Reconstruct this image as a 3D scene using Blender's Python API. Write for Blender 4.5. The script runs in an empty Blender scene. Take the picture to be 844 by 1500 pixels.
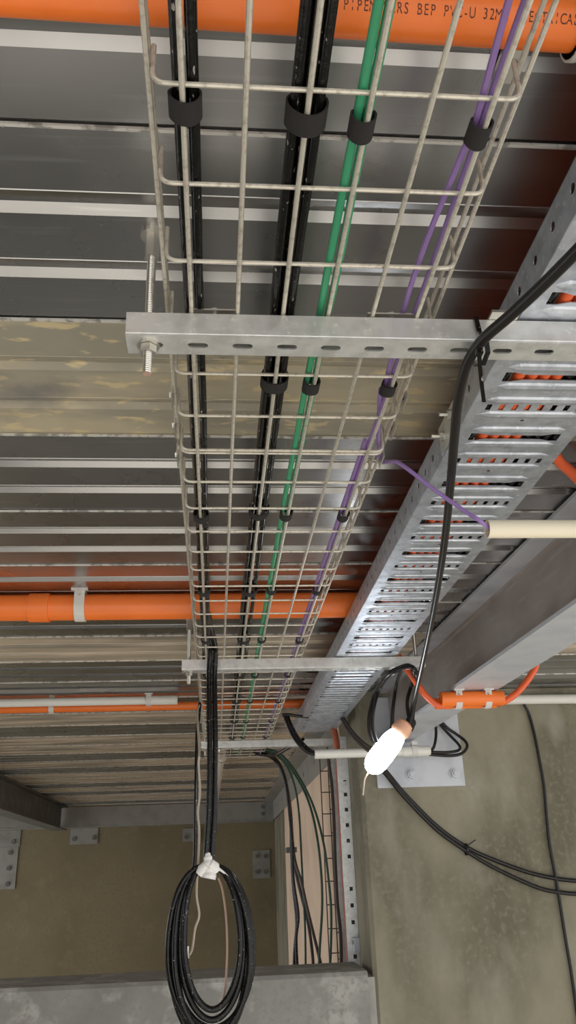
import bpy, bmesh, math, random
from mathutils import Vector, Matrix
random.seed(7)
C = bpy.context.scene.collection
H = 1.75                       # eye height above the floor; coordinates below are relative to the eye
OFF = Vector((0, 0, H))
# ------------------------------------------------------------------ camera
F = 1203.16
def _cam():
    p, y, r = math.radians(23.8829), math.radians(-5.5041), math.radians(2.1663)
    return Matrix.Rotation(y, 3, 'Z') @ Matrix.Rotation(p, 3, 'X') @ Matrix.Rotation(r, 3, 'Y')
R3 = _cam()
RIGHT, FWD, UP = R3.col[0].copy(), R3.col[1].copy(), R3.col[2].copy()
def ray(x, y): return RIGHT * (x - 422.0) - UP * (y - 750.0) + FWD * F
def atz(x, y, z): q = ray(x, y); return q * (z / q.z)
def aty(x, y, Y): q = ray(x, y); return q * (Y / q.y)
def atx(x, y, X): q = ray(x, y); return q * (X / q.x)
cd = bpy.data.cameras.new('camera'); cam = bpy.data.objects.new('camera', cd); C.objects.link(cam)
cd.sensor_fit = 'VERTICAL'; cd.sensor_height = 36; cd.lens = F / 1500 * 36; cd.clip_start = 0.02
cam.matrix_world = Matrix.Translation(OFF) @ Matrix((RIGHT, UP, -FWD)).transposed().to_4x4()
bpy.context.scene.camera = cam

# ------------------------------------------------------------------ materials
def mat(name, col, rough=.5, metal=0, noise=None, bump=None, rvar=None, spec=None):
    m = bpy.data.materials.new(name); m.use_nodes = True
    nt = m.node_tree; b = nt.nodes['Principled BSDF']
    b.inputs['Base Color'].default_value = (*col, 1); b.inputs['Roughness'].default_value = rough
    b.inputs['Metallic'].default_value = metal
    if spec is not None: b.inputs['Specular IOR Level'].default_value = spec
    tc = nt.nodes.new('ShaderNodeTexCoord')
    geo = nt.nodes.new('ShaderNodeNewGeometry')
    def nz(scale, detail=4, stretch=None):
        n = nt.nodes.new('ShaderNodeTexNoise'); n.inputs['Scale'].default_value = scale; n.inputs['Detail'].default_value = detail
        if stretch:
            mp = nt.nodes.new('ShaderNodeMapping'); mp.inputs['Scale'].default_value = stretch
            nt.links.new(geo.outputs['Position'], mp.inputs['Vector']); nt.links.new(mp.outputs['Vector'], n.inputs['Vector'])
        else: nt.links.new(geo.outputs['Position'], n.inputs['Vector'])
        return n
    if noise:                                  # [(colour, scale, lo, hi, stretch)]
        cur = None
        for (c2, sc, lo, hi, *st) in noise:
            n = nz(sc, 6, st[0] if st else None)
            rp = nt.nodes.new('ShaderNodeMapRange'); rp.inputs['From Min'].default_value = lo; rp.inputs['From Max'].default_value = hi
            nt.links.new(n.outputs['Fac'], rp.inputs['Value'])
            mx = nt.nodes.new('ShaderNodeMix'); mx.data_type = 'RGBA'
            nt.links.new(rp.outputs['Result'], mx.inputs['Factor'])
            if cur is None: mx.inputs[6].default_value = (*col, 1)
            else: nt.links.new(cur, mx.inputs[6])
            mx.inputs[7].default_value = (*c2, 1); cur = mx.outputs[2]
        nt.links.new(cur, b.inputs['Base Color'])
    if rvar:
        n = nz(rvar[0], 5); rp = nt.nodes.new('ShaderNodeMapRange')
        rp.inputs['From Min'].default_value = .3; rp.inputs['From Max'].default_value = .7
        rp.inputs['To Min'].default_value = rvar[1]; rp.inputs['To Max'].default_value = rvar[2]
        nt.links.new(n.outputs['Fac'], rp.inputs['Value']); nt.links.new(rp.outputs['Result'], b.inputs['Roughness'])
    if bump:
        n = nz(bump[0], 6); bp = nt.nodes.new('ShaderNodeBump'); bp.inputs['Strength'].default_value = bump[1]; bp.inputs['Distance'].default_value = bump[2]
        nt.links.new(n.outputs['Fac'], bp.inputs['Height']); nt.links.new(bp.outputs['Normal'], b.inputs['Normal'])
    return m
M = {}
M['wire'] = mat('electroplated wire', (.62, .58, .50), .42, .55, noise=[((.42, .38, .32), 160, .5, .72)], bump=(400, .25, .001))
M['galv'] = mat('galvanised strut', (.70, .70, .68), .45, .7, noise=[((.56, .56, .54), 45, .42, .7), ((.84, .84, .80), 130, .6, .75)], rvar=(60, .38, .55))
M['traysteel'] = mat('bright galvanised tray', (.57, .605, .67), .46, .88, noise=[((.43, .46, .52), 45, .42, .66), ((.68, .71, .76), 120, .55, .72)], rvar=(40, .42, .56))
M['deck'] = mat('galvanised deck', (.47, .465, .465), .3, 1, noise=[((.39, .385, .38), 3, .4, .7), ((.56, .56, .55), 30, .6, .8, (.15, 3, 3))], rvar=(5, .24, .34))
M['deckseam'] = mat('dusty deck seam', (.62, .60, .56), .6, .4, noise=[((.30, .29, .27), 60, .5, .6)])
M['deckstain'] = mat('cement stained deck', (.46, .40, .285), .65, .15, noise=[((.31, .285, .225), 5, .42, .6, (.6, 2.2, 2)), ((.58, .48, .29), 26, .57, .64, (.7, 1.6, 1.6)), ((.20, .19, .175), 4, .56, .70)], rvar=(20, .4, .75))
M['deckdusty'] = mat('dusty deck', (.76, .64, .50), .45, .5, noise=[((.40, .35, .29), 7, .44, .65, (.25, 2, 2))], rvar=(12, .28, .5))
M['concrete'] = mat('wall concrete', (.285, .258, .185), .85, 0, noise=[((.145, .13, .088), 2.6, .44, .62, (1, 1, .55)), ((.35, .325, .26), 6, .52, .8, (1, 1, .5)), ((.19, .172, .125), 7, .52, .8, (1, 1, .35)), ((.25, .23, .17), 45, .5, .8)], bump=(60, .12, .004))
M['concretebrown'] = mat('rear wall concrete', (.27, .225, .135), .9, 0, noise=[((.20, .165, .095), 1.6, .4, .7), ((.30, .255, .16), 7, .55, .8), ((.23, .19, .115), 40, .5, .7)], bump=(40, .12, .004))
M['concretegrey'] = mat('upstand concrete', (.29, .285, .26), .88, 0, noise=[((.22, .215, .195), 5, .42, .66), ((.40, .39, .36), 11, .52, .66), ((.24, .235, .215), 60, .5, .7)], bump=(50, .15, .004))
M['floor'] = mat('floor concrete', (.42, .41, .385), .85, 0, noise=[((.32, .31, .29), 2, .4, .7)])
M['cream'] = mat('cream lining', (.86, .66, .50), .8, 0, noise=[((.74, .56, .42), 3, .4, .7)])
M['beam'] = mat('mill scale beam', (.47, .42, .39), .42, .5, noise=[((.36, .30, .265), 4, .45, .68), ((.52, .50, .49), 12, .55, .75, (4, .6, 4))], rvar=(12, .34, .5))
M['beamgrey'] = mat('grey painted steel', (.56, .575, .61), .5, .25, noise=[((.47, .485, .52), 12, .45, .7)], rvar=(12, .4, .6))
M['rust'] = mat('rusty scale', (.27, .19, .13), .7, .3, noise=[((.20, .15, .11), 30, .4, .7)])
M['darksteel'] = mat('dark primed steel', (.14, .14, .135), .6, .2, noise=[((.20, .195, .18), 8, .5, .7)])
M['primed'] = mat('pale primed steel', (.34, .33, .30), .6, .2, noise=[((.27, .26, .235), 9, .45, .7)])
M['black'] = mat('black cable', (.007, .0065, .006), .2, 0, noise=[((.30, .28, .26), 210, .66, .70, (1, .35, 1))], bump=(160, .3, .002), spec=.28)  # pale flecks in the colour paint in white print and glossy glints
M['blackmatte'] = mat('black festoon cable', (.012, .010, .0095), .34, 0, spec=.35)
M['velcro'] = mat('black fabric strap', (.014, .012, .012), .9, 0, bump=(900, .5, .001))
M['green'] = mat('green cable', (.05, .33, .165), .36)
M['darkgreen'] = mat('dark green cable', (.025, .07, .04), .5)
M['brown'] = mat('brown black cable', (.06, .04, .03), .45)
M['purple'] = mat('purple cable', (.26, .16, .40), .4)
M['orange'] = mat('orange conduit', (.86, .185, .025), .34, 0, noise=[((.74, .15, .02), 6, .5, .7)])
M['orangedark'] = mat('orange flexible conduit', (.74, .115, .03), .4)
M['ink'] = mat('print ink', (.10, .025, .012), .6)
M['white'] = mat('white conduit', (.74, .72, .66), .4)
M['cream_pvc'] = mat('cream conduit', (.74, .67, .52), .45)
M['clip'] = mat('grey white clip', (.62, .60, .57), .5)
M['riser'] = mat('shaded orange riser', (.38, .10, .05), .5)  # orange conduit standing in shade; the shade is put into this darker colour
M['tape'] = mat('white tape', (.82, .80, .77), .6)
M['peach'] = mat('peach lamp holder', (.72, .40, .26), .55)
M['twine'] = mat('twine', (.52, .44, .34), .9)
M['zinc'] = mat('zinc hardware', (.62, .60, .55), .32, .9)
M['copper'] = mat('cut end', (.6, .42, .32), .5, .6)
M['hole'] = mat('dark recess', (.02, .02, .02), .9)
le = bpy.data.materials.new('lamp glow'); le.use_nodes = True
b = le.node_tree.nodes['Principled BSDF']; b.inputs['Base Color'].default_value = (.9, .92, .95, 1)
b.inputs['Emission Color'].default_value = (.90, .95, 1, 1); b.inputs['Emission Strength'].default_value = 13
M['lamp'] = le

# ------------------------------------------------------------------ mesh helpers
class MB:
    def __init__(s): s.v, s.f = [], []
    def add(s, vs, fs):
        n = len(s.v); s.v += [Vector(v) for v in vs]; s.f += [tuple(i + n for i in f) for f in fs]; return s
    def box(s, x0, x1, y0, y1, z0, z1):
        return s.add([(x, y, z) for x in (x0, x1) for y in (y0, y1) for z in (z0, z1)],
                     [(0, 1, 3, 2), (4, 6, 7, 5), (0, 4, 5, 1), (2, 3, 7, 6), (0, 2, 6, 4), (1, 5, 7, 3)])
    def obox(s, c, ax, ay, az):
        c, ax, ay, az = map(Vector, (c, ax, ay, az))
        return s.add([c + ax * i + ay * j + az * k for i in (-1, 1) for j in (-1, 1) for k in (-1, 1)],
                     [(0, 1, 3, 2), (4, 6, 7, 5), (0, 4, 5, 1), (2, 3, 7, 6), (0, 2, 6, 4), (1, 5, 7, 3)])
    def tube(s, pts, r, seg=10, caps=True, radii=None, flat=1.0):
        pts = [Vector(p) for p in pts]; n = len(pts)
        t0 = (pts[1] - pts[0]).normalized()
        u = t0.orthogonal().normalized(); base = len(s.v)
        for i, p in enumerate(pts):
            t = ((pts[min(i + 1, n - 1)] - pts[max(i - 1, 0)])).normalized()
            u = (u - t * u.dot(t)).normalized(); w = t.cross(u)
            rr = radii[i] if radii else r
            for k in range(seg):
                a = 2 * math.pi * k / seg
                s.v.append(p + u * (math.cos(a) * rr) + w * (math.sin(a) * rr * flat))
        for i in range(n - 1):
            for k in range(seg):
                a = base + i * seg + k; b = base + i * seg + (k + 1) % seg
                s.f.append((a, b, b + seg, a + seg))
        if caps:
            s.f.append(tuple(base + k for k in reversed(range(seg)))); s.f.append(tuple(base + (n - 1) * seg + k for k in range(seg)))
        return s
    def ring(s, p0, p1, ro, ri, seg=24):      # hollow cylinder from p0 to p1
        p0, p1 = Vector(p0), Vector(p1); t = (p1 - p0).normalized(); u = t.orthogonal().normalized(); w = t.cross(u); b = len(s.v)
        for p in (p0, p1):
            for r in (ro, ri):
                for k in range(seg):
                    a = 2 * math.pi * k / seg; s.v.append(p + (u * math.cos(a) + w * math.sin(a)) * r)
        for k in range(seg):
            j = (k + 1) % seg
            s.f += [(b + k, b + j, b + 2 * seg + j, b + 2 * seg + k), (b + seg + j, b + seg + k, b + 3 * seg + k, b + 3 * seg + j),
                    (b + j, b + k, b + seg + k, b + seg + j), (b + 2 * seg + k, b + 2 * seg + j, b + 3 * seg + j, b + 3 * seg + k)]
        return s
    def prism(s, prof, a, fn):                # profile [(p,q)] swept between two values of a through fn(p,q,a)
        n = len(prof); vs = [fn(p, q, t) for t in a for p, q in prof]
        fs = [(i, (i + 1) % n, n + (i + 1) % n, n + i) for i in range(n)] + [tuple(reversed(range(n))), tuple(range(n, 2 * n))]
        return s.add(vs, fs)
def link_mesh(name, mb, m, parent=None, smooth=False, origin=None):
    lo = Vector([min(v[i] for v in mb.v) for i in range(3)]); hi = Vector([max(v[i] for v in mb.v) for i in range(3)])
    if parent is not None: org = Vector(parent['_org'])
    else: org = Vector(origin) if origin is not None else Vector(((lo.x + hi.x) / 2, (lo.y + hi.y) / 2, lo.z))
    me = bpy.data.meshes.new(name); me.from_pydata([v - org for v in mb.v], [], mb.f); me.validate()
    bm = bmesh.new(); bm.from_mesh(me); bmesh.ops.recalc_face_normals(bm, faces=bm.faces); bm.to_mesh(me); bm.free()
    for k in (m if isinstance(m, (list, tuple)) else [m]): me.materials.append(M[k])
    if smooth:
        me.polygons.foreach_set('use_smooth', [True] * len(me.polygons))
        try: me.set_sharp_from_angle(angle=math.radians(40))
        except Exception: pass
    o = bpy.data.objects.new(name, me); C.objects.link(o)
    if parent is not None: o.parent = parent
    else: o.location = org + OFF
    o['_org'] = list(org)
    return o
def tag(o, label, cat, group=None):
    o['label'] = label; o['category'] = cat
    if group: o['group'] = group
    return o
def solo(name, mb, m, label, cat, group=None, smooth=False): return tag(link_mesh(name, mb, m, None, smooth), label, cat, group)
def thing(name, org, label, cat, group=None):
    o = bpy.data.objects.new(name, None); C.objects.link(o); o.empty_display_size = .02
    o.location = Vector(org) + OFF; o['_org'] = list(org); return tag(o, label, cat, group)
def struct(name, mb, m, smooth=False):
    o = link_mesh(name, mb, m, None, smooth); o['kind'] = 'structure'; return o
def smooth_path(pts, n=6):
    pts = [Vector(p) for p in pts]; P = [pts[0] * 2 - pts[1]] + pts + [pts[-1] * 2 - pts[-2]]; out = []
    for i in range(1, len(P) - 2):
        a, b, c, d = P[i - 1], P[i], P[i + 1], P[i + 2]
        for k in range(n):
            t = k / n
            out.append(.5 * ((2 * b) + (c - a) * t + (2 * a - 5 * b + 4 * c - d) * t * t + (3 * b - a - 3 * c + d) * t ** 3))
    out.append(pts[-1]); return out
def rbend(pts, rad, n=5):                     # polyline with rounded corners
    pts = [Vector(p) for p in pts]; out = [pts[0]]
    for a, b, c in zip(pts, pts[1:], pts[2:]):
        d1, d2 = (a - b), (c - b); r = min(rad, d1.length * .45, d2.length * .45)
        p, q = b + d1.normalized() * r, b + d2.normalized() * r
        for k in range(n + 1):
            t = k / n; out.append(p * (1 - t) ** 2 + b * 2 * t * (1 - t) + q * t * t)
    out.append(pts[-1]); return out
def plate(outline, holes, th, fn):            # flat plate with holes; fn maps (u, v, w) to 3-D
    cu = bpy.data.curves.new('tmp', 'CURVE'); cu.dimensions = '2D'; cu.fill_mode = 'BOTH'; cu.extrude = th / 2
    for lp in [outline] + holes:
        sp = cu.splines.new('POLY'); sp.points.add(len(lp) - 1); sp.use_cyclic_u = True
        for i, (x, y) in enumerate(lp): sp.points[i].co = (x, y, 0, 1)
    o = bpy.data.objects.new('tmp', cu); C.objects.link(o); bpy.context.view_layer.update()
    dg = bpy.context.evaluated_depsgraph_get(); me = o.evaluated_get(dg).to_mesh()
    vs = [fn(*v.co) for v in me.vertices]; fs = [tuple(p.vertices) for p in me.polygons]
    o.evaluated_get(dg).to_mesh_clear(); bpy.data.objects.remove(o); bpy.data.curves.remove(cu)
    return vs, fs
def stadium(cx, cy, lx, ly, n=6):             # oblong hole, length lx along u
    r = ly / 2; d = lx / 2 - r; out = []
    for k in range(n + 1): a = -math.pi / 2 + math.pi * k / n; out.append((cx + d + r * math.cos(a), cy + r * math.sin(a)))
    for k in range(n + 1): a = math.pi / 2 + math.pi * k / n; out.append((cx - d + r * math.cos(a), cy + r * math.sin(a)))
    return out
def circ(cx, cy, r, n=14): return [(cx + r * math.cos(2 * math.pi * k / n), cy + r * math.sin(2 * math.pi * k / n)) for k in range(n)]
def rect(x0, x1, y0, y1): return [(x0, y0), (x1, y0), (x1, y1), (x0, y1)]
def hexnut(mb, c, axis, r, h):
    c, a = Vector(c), Vector(axis).normalized(); mb.tube([c - a * h / 2, c + a * h / 2], r, 6); return mb
ORD = ['first', 'second', 'third', 'fourth', 'fifth', 'sixth', 'seventh', 'eighth', 'ninth', 'tenth']

# ================================================================== SETTING
ZD, PITCH, LAP0 = .69, .3133, .603            # underside of the deck, sheet cover, first seam
YW, XS, YB = 3.38, .580, 8.70                 # front concrete wall, side wall of the recess, rear wall
mb = MB(); faces_mat = []
X0, X1 = -4.2, 4.6
prof = []                                     # (y, z, material of the strip that follows)
for k in range(-5, 26):
    y0 = LAP0 + PITCH * k
    mt = 0
    if k == 1: mt = 1
    elif k in (6,): mt = 2
    elif k >= 10: mt = [2, 0, 2, 2, 0][k % 5]
    s = PITCH / .3
    ev = [(0, 0), (.0005, -.0030), (.004, -.0030), (.0065, 0), (.084, 0), (.0848, -.0009), (.0860, 0), (.0868, .0012), (.108, .0075), (.1185, 0), (.189, 0), (.1898, -.0009), (.191, 0), (.1918, .0012), (.212, .0075), (.2225, 0), (.296, 0), (.2965, .006), (.2995, .006)]
    for i_, (dy, dz) in enumerate(ev): prof.append((y0 + dy * s, ZD + dz, 3 if i_ in (0, 1, 2) else mt))
prof = [p for p in prof if p[0] < YB + .05]
for (y, z, mt) in prof: mb.v += [Vector((X0, y, z)), Vector((X1, y, z))]
n = len(prof)
for i in range(n - 1): mb.f.append((2 * i, 2 * i + 1, 2 * i + 3, 2 * i + 2)); faces_mat.append(prof[i][2])
b0 = len(mb.v); mb.box(X0, X1, prof[0][0], prof[-1][0], ZD + .03, ZD + .15); faces_mat += [0] * 6
o = struct('ceiling', mb, ['deck', 'deckstain', 'deckdusty', 'deckseam'])
for p, k in zip(o.data.polygons, faces_mat): p.material_index = k

struct('floor', MB().box(-7, 7, -9, YW - .04, -H - .15, -H).box(-5, XS + .003, YW + .26, YB, -H - 1.0, -H - .85), 'floor')
struct('light_blocking_walls', MB().box(-2.95, -2.75, YW + .5, YB, .42, ZD - .002).box(-4.15, -3.95, -1.35, 1.6, -H, ZD - .002).box(-4.15, -1.7, -1.5, -1.35, -H, ZD - .002), 'concretebrown')  # unseen walls added to keep sun and sky off the tray flange and recess
struct('wall_right', MB().box(XS + .004, 4.6, YW + .28, YB + .3, -H - 1.0, ZD - .001).prism([(XS - .006, YW + .2801), (XS - .006, YW + .015), (XS + .009, YW), (4.6, YW), (4.6, YW + .2801)], (-H - 1.0, ZD - .001), lambda x, y, z: (x, y, z)), 'concrete')
struct('wall_back', MB().box(-5, XS + .003, YB, YB + .3, -H - 1.0, ZD + .10), 'concretebrown')
struct('wall_side', MB().box(XS - .004, XS + .003, YW + .52, 7.3, -H - 1.0, ZD - .001), 'cream')
mb = MB()                                     # low concrete upstand with a chamfered front arris
pf = [(YW - .05, -H), (YW - .05, -.335), (YW - .04, -.322), (YW + .265, -.318), (YW + .265, -H - 1.0), (YW - .05, -H - 1.0)]
mb.prism(pf, (-5, XS - .035), lambda y, z, x: (x, y, z)); struct('wall_front', mb, 'concretegrey')
struct('trim_1', MB().box(XS - .030, XS - .004, YW - .01, YW + .25, -H, -.345), 'primed')

# ================================================================== WIRE BASKET
WX = [-.0263 + .0501 * k for k in range(6)]; BL, BR, ZW, ZC = -.0500, .2480, .567, .5718
Y0, S = .4578, .10152
def basket(label, ylist, ya, yb):
    t = thing('wire_basket_tray', ((BL + BR) / 2, (ya + yb) / 2, ZW), label, 'cable tray', 'lengths of the wire basket run')
    rr = .0025
    for X in WX: link_mesh('longitudinal_wire', MB().tube([(X + random.uniform(-.0004, .0004), ya + (yb - ya) * i / 8, ZW + random.uniform(-.0004, .0004)) for i in range(9)], rr, 8), 'wire', t, True)
    for X in (BL - .0045, BR + .0045):
        for z in (.590, .611): link_mesh('side_wire', MB().tube([(X, ya, z), (X, yb, z)], rr, 8), 'wire', t, True)
    for y in ylist:
        p = rbend([(BL, y, .6145), (BL, y, ZC), (BR, y, ZC), (BR, y, .6145)], .012)
        link_mesh('cross_wire', MB().tube(p, .0022, 8), 'wire', t, True)
    return t
YJ = Y0 + S * 6
b1 = basket('near length of pale wire basket tray above the first slotted strut, with velcro strapped cables', [Y0 + S * k for k in range(-4, 6)] + [YJ - .004], .02, YJ + .012)
b2 = basket('far length of pale wire basket tray running on from the doubled cross wire', [YJ + .0045] + [Y0 + S * k for k in range(7, 40)], YJ - .006, Y0 + S * 39.2)
for X, sg in ((BL - .0075, -1), (BR + .0075, 1)):      # splice clips on the sides
    for y in (YJ - .125, YJ - .045, YJ + .045):
        m_ = MB().box(X - .001, X + .001, y - .02, y + .02, .578, .602)
        m_.tube([(X + sg * .004, y, .59), (X - sg * .001, y, .59)], .005, 8)
        link_mesh('splice_clip', m_, 'zinc', b1)

# ================================================================== STRUTS, RODS
def strut(x0, x1, y0, y1, z0, z1, label, off):
    t = thing('slotted_strut', ((x0 + x1) / 2, (y0 + y1) / 2, z0), label, 'strut channel', 'slotted struts under the cable trays')
    holes = []; x = off
    while x < x1 - .016:
        if x > x0 + .014: holes.append(stadium(x, (y0 + y1) / 2, .0225, .0095))
        x += .0489
    th = .0022; mb = MB()
    mb.add(*plate(rect(x0, x1, y0, y1), holes, th, lambda u, v, w: (u, v, z0 + th / 2 + w)))
    link_mesh('slotted_web', mb, 'galv', t)
    for ya, sg in ((y0, 1), (y1, -1)):
        m_ = MB(); r = .0035                   # rounded lower corner, flange and inturned lip
        pr_ = [(ya + sg * r, z0), (ya + sg * r * .3, z0 + r * .3), (ya, z0 + r), (ya, z1), (ya + sg * .009, z1), (ya + sg * .009, z1 - .006), (ya + sg * .007, z1 - .006), (ya + sg * .007, z1 - th), (ya + sg * th, z1 - th), (ya + sg * th, z0 + r), (ya + sg * r, z0 + th)]
        m_.prism(pr_, (x0, x1), lambda y, z, x: (x, y, z)); link_mesh('flange', m_, 'galv', t)
    return t
S1 = (.7355, .7695, .534, .564); S2 = (2.288, 2.322, .534, .564); S3 = (3.80, 3.834, .534, .564)
strut(-.0965, .62, *S1, 'galvanised slotted strut nearest the camera, with a black tie around it', -.0685)
strut(-.094, .600, *S2, 'galvanised slotted strut in the middle, where the black coils hang', -.072)
strut(-.064, .572, *S3, 'galvanised slotted strut farthest from the camera, by the cream wall', -.045)
def rod(x, y, zb, label, zt=ZD, zs=.534):
    t = thing('threaded_rod', (x, y, zb), label, 'threaded rod')
    mb = MB(); pts, rad = [], []
    n_ = int((zt - zb) / .0012)
    for i in range(n_): pts.append((x, y, zb + (zt - zb) * i / (n_ - 1))); rad.append(.0052 if i % 2 else .0046)
    mb.tube(pts, .005, 10, radii=rad); link_mesh('rod', mb, 'zinc', t, True)
    link_mesh('cut_end', MB().tube([(x, y, zb - .0008), (x, y, zb)], .0046, 10), 'copper', t)
    link_mesh('washer', MB().tube([(x, y, zs - .0025), (x, y, zs)], .0125, 18), 'zinc', t)
    link_mesh('nut', hexnut(MB(), (x, y, zs - .0075), (0, 0, 1), .0098, .009), 'zinc', t)
    link_mesh('coupling_nut', hexnut(MB(), (x, y, zt - .021), (0, 0, 1), .0088, .032), 'zinc', t)
    link_mesh('anchor_washer', MB().tube([(x, y, zt - .005), (x, y, zt)], .014, 20), 'zinc', t)
    return t
rod(-.0735, .7525, .497, 'threaded rod with nut through the left end of the nearest strut')
rod(-.0745, 2.305, .500, 'threaded rod through the left end of the middle strut')
rod(.578, 2.305, .505, 'threaded rod through the right end of the middle strut above the black coil')
rod(-.045, 3.817, .505, 'threaded rod through the left end of the farthest strut')
def clamp(xa, xb, y, label):
    t = thing('basket_clamp', ((xa + xb) / 2, y, .564), label, 'clamp', 'clamps holding the trays to the nearest strut')
    mb = MB().box(xa, xb, y - .010, y + .010, .5745, .5765); link_mesh('clamp_plate', mb, 'zinc', t)
    m2 = MB().tube([((xa + xb) / 2, y, .566), ((xa + xb) / 2, y, .5815)], .003, 10); hexnut(m2, ((xa + xb) / 2, y, .579), (0, 0, 1), .006, .005)
    link_mesh('bolt', m2, 'zinc', t)
clamp(-.030, .027, .7525, 'small zinc clamp plate over the two left basket wires at the nearest strut')
clamp(.170, .228, .7525, 'small zinc clamp plate over the two right basket wires at the nearest strut')
t = thing('tray_clip', (.333, .722, .564), 'small zinc hold down clip at the left foot of the perforated tray by nearest strut', 'clamp')
link_mesh('clip_plate', MB().box(.306, .3385, .722, .752, .5645, .568), 'zinc', t)

# ================================================================== PERFORATED CABLE TRAY
TX0, TX1, TZ, TP, TD0 = .3415, .5160, .567, .15445, .6986
TY0, TY1 = .14, 3.62
t = thing('perforated_cable_tray', ((TX0 + TX1) / 2, (TY0 + TY1) / 2, TZ), 'bright galvanised perforated cable tray carrying orange conduits beside the wire basket', 'cable tray')
holes = []; ridges = MB(); xm = (TX0 + TX1) / 2; k = -4
def ridge(mb, x0, x1, y, hw, dep):            # pressed oblong bump hanging 'dep' below the base
    n_, m_ = 10, 4; rows = []
    for i in range(n_ + 1):
        u = i / n_; x = x0 + (x1 - x0) * u
        e = min(1, min(u, 1 - u) * (x1 - x0) / .014); e = math.sqrt(max(0, 1 - (1 - e) ** 2))
        rows.append([(x, y + hw * (e if e > .05 else .05) * math.cos(math.pi * j / m_), TZ - .0004 - dep * e * math.sin(math.pi * j / m_)) for j in range(m_ + 1)])
    vs = [p for r_ in rows for p in r_]
    fs = [(a * (m_ + 1) + j, a * (m_ + 1) + j + 1, (a + 1) * (m_ + 1) + j + 1, (a + 1) * (m_ + 1) + j) for a in range(n_) for j in range(m_)]
    mb.add(vs, fs)
while True:
    yd = TD0 + TP * k; yr = yd + TP / 2 - .004
    if yr > TY1 - .03: break
    a, b_ = TX0 + .021, TX1 - .021
    if yd > TY0 + .03:
        hb, hs = .0105, .0058                 # dog-bone slot
        holes.append([(a, yd - hb), (a + .012, yd - hb), (a + .026, yd - hs), (b_ - .026, yd - hs), (b_ - .012, yd - hb), (b_, yd - hb), (b_, yd + hb), (b_ - .012, yd + hb), (b_ - .026, yd + hs), (a + .026, yd + hs), (a + .012, yd + hb), (a, yd + hb)])
        for s_ in (-1, 1): ridge(ridges, TX0 + .018, TX1 - .018, yd + s_ * .0215, .0088, .0036)
    if yr > TY0 + .03:
        for j in range(8):
            xc = TX0 + .024 + (TX1 - TX0 - .048) * j / 7
            holes.append(rect(xc - .0036, xc + .0036, yr - .0075, yr + .0075))
        holes.append(circ(xm - .005, yr + .034, .0028, 8))
        for s_ in (-1, 1): ridge(ridges, TX0 + .014, TX1 - .014, yr + s_ * .0185, .0085, .0036)
    k += 1
mb = MB(); mb.add(*plate(rect(TX0, TX1, TY0, TY1), holes, .0012, lambda u, v, w: (u, v, TZ + w)))
mb.add(ridges.v, ridges.f); link_mesh('tray_base', mb, 'traysteel', t, False)
for X in (TX0, TX1):
    hs = []; y = TY0 + .025
    while y < TY1 - .02: hs.append([(q[0], q[1]) for q in (circ(y, .594, .0056, 12))]); y += .0506
    mb = MB(); mb.add(*plate(rect(TY0, TY1, TZ, .616), hs, .0012, lambda u, v, w, X=X: (X + w, u, v)))
    sg = 1 if X == TX0 else -1
    mb.box(X - .0006, X + .0006, TY0, TY1, .6152, .6165); mb.box(min(X, X + sg * .008), max(X, X + sg * .008), TY0, TY1, .6155, .6168)
    link_mesh('side_flange', mb, 'traysteel', t)
mb = MB().box(TX0 - .0022, TX0 - .0008, .985, 1.075, .572, .6165); link_mesh('splice_plate', mb, 'galv', t)
for y, z in ((1.005, .602), (1.055, .594)):
    mb = MB().tube([(TX0 - .020, y, z), (TX0 + .002, y, z)], .0032, 10); hexnut(mb, (TX0 - .006, y, z), (1, 0, 0), .0068, .0055); mb.tube([(TX0 - .0035, y, z), (TX0 - .002, y, z)], .0085, 14)
    link_mesh('splice_bolt', mb, 'zinc', t, False)

# conduits and cables lying in the tray
def wavy(x, z, ya, yb, amp, n=26, seed=0, xf=None):
    rnd = random.Random(seed); ph = rnd.uniform(0, 6)
    return [(x + amp * math.sin(ph + 1.7 * (ya + (yb - ya) * i / n)) + rnd.uniform(-.0006, .0006), ya + (yb - ya) * i / n, z) for i in range(n + 1)]
for i, (x, lab) in enumerate(((.3865, 'orange flexible conduit in the perforated tray, leftmost of the four'), (.4030, 'orange flexible conduit in the perforated tray, second from the left'), (.4195, 'orange flexible conduit in the perforated tray, third from the left'), (.4360, 'orange flexible conduit in the perforated tray, rightmost of the four'))):
    pts = wavy(x, TZ + .0012 + .0079, TY0 + .02, TY1 - .06, .0004, 26, i)
    dense = smooth_path(pts, 3)
    solo('flexible_conduit', MB().tube(dense, .0076, 12), 'orangedark', lab, 'conduit', 'orange conduits in the perforated tray', True)
for i, x in enumerate((.3540, .3680, .4520, .4660, .4800, .4940)):  # some black cables belong here, more are added to darken the tray's inside
    solo('tray_cable_dark_fill', MB().tube(smooth_path(wavy(x, TZ + .0008 + .0067, TY0 + .02, TY1 - .05, .0003, 26, 9 + i), 2), .0061, 8), 'black',
         'black cable darkening the inside of the perforated tray, ' + ('nearest its left flange', 'just left of the orange conduits', 'first one right of the orange conduits', 'second one right of the orange conduits', 'third one right of the orange conduits', 'nearest its right flange')[i], 'cable', 'black cables in the perforated tray', True)
p = [atz(*q, z) for *q, z in ((806, 668, .634), (822, 679, .637), (835, 690, .640), (850, 706, .642), (880, 745, .645))]
p0 = [Vector((.470, p[0].y + .05, .598)), Vector((.492, p[0].y + .02, .628))]
solo('orange_flexible_tail', MB().tube(smooth_path(p0 + p, 6), .0095, 12), 'orangedark', 'orange flexible conduit leaving the perforated tray over its right flange', 'conduit', None, True)

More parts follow.
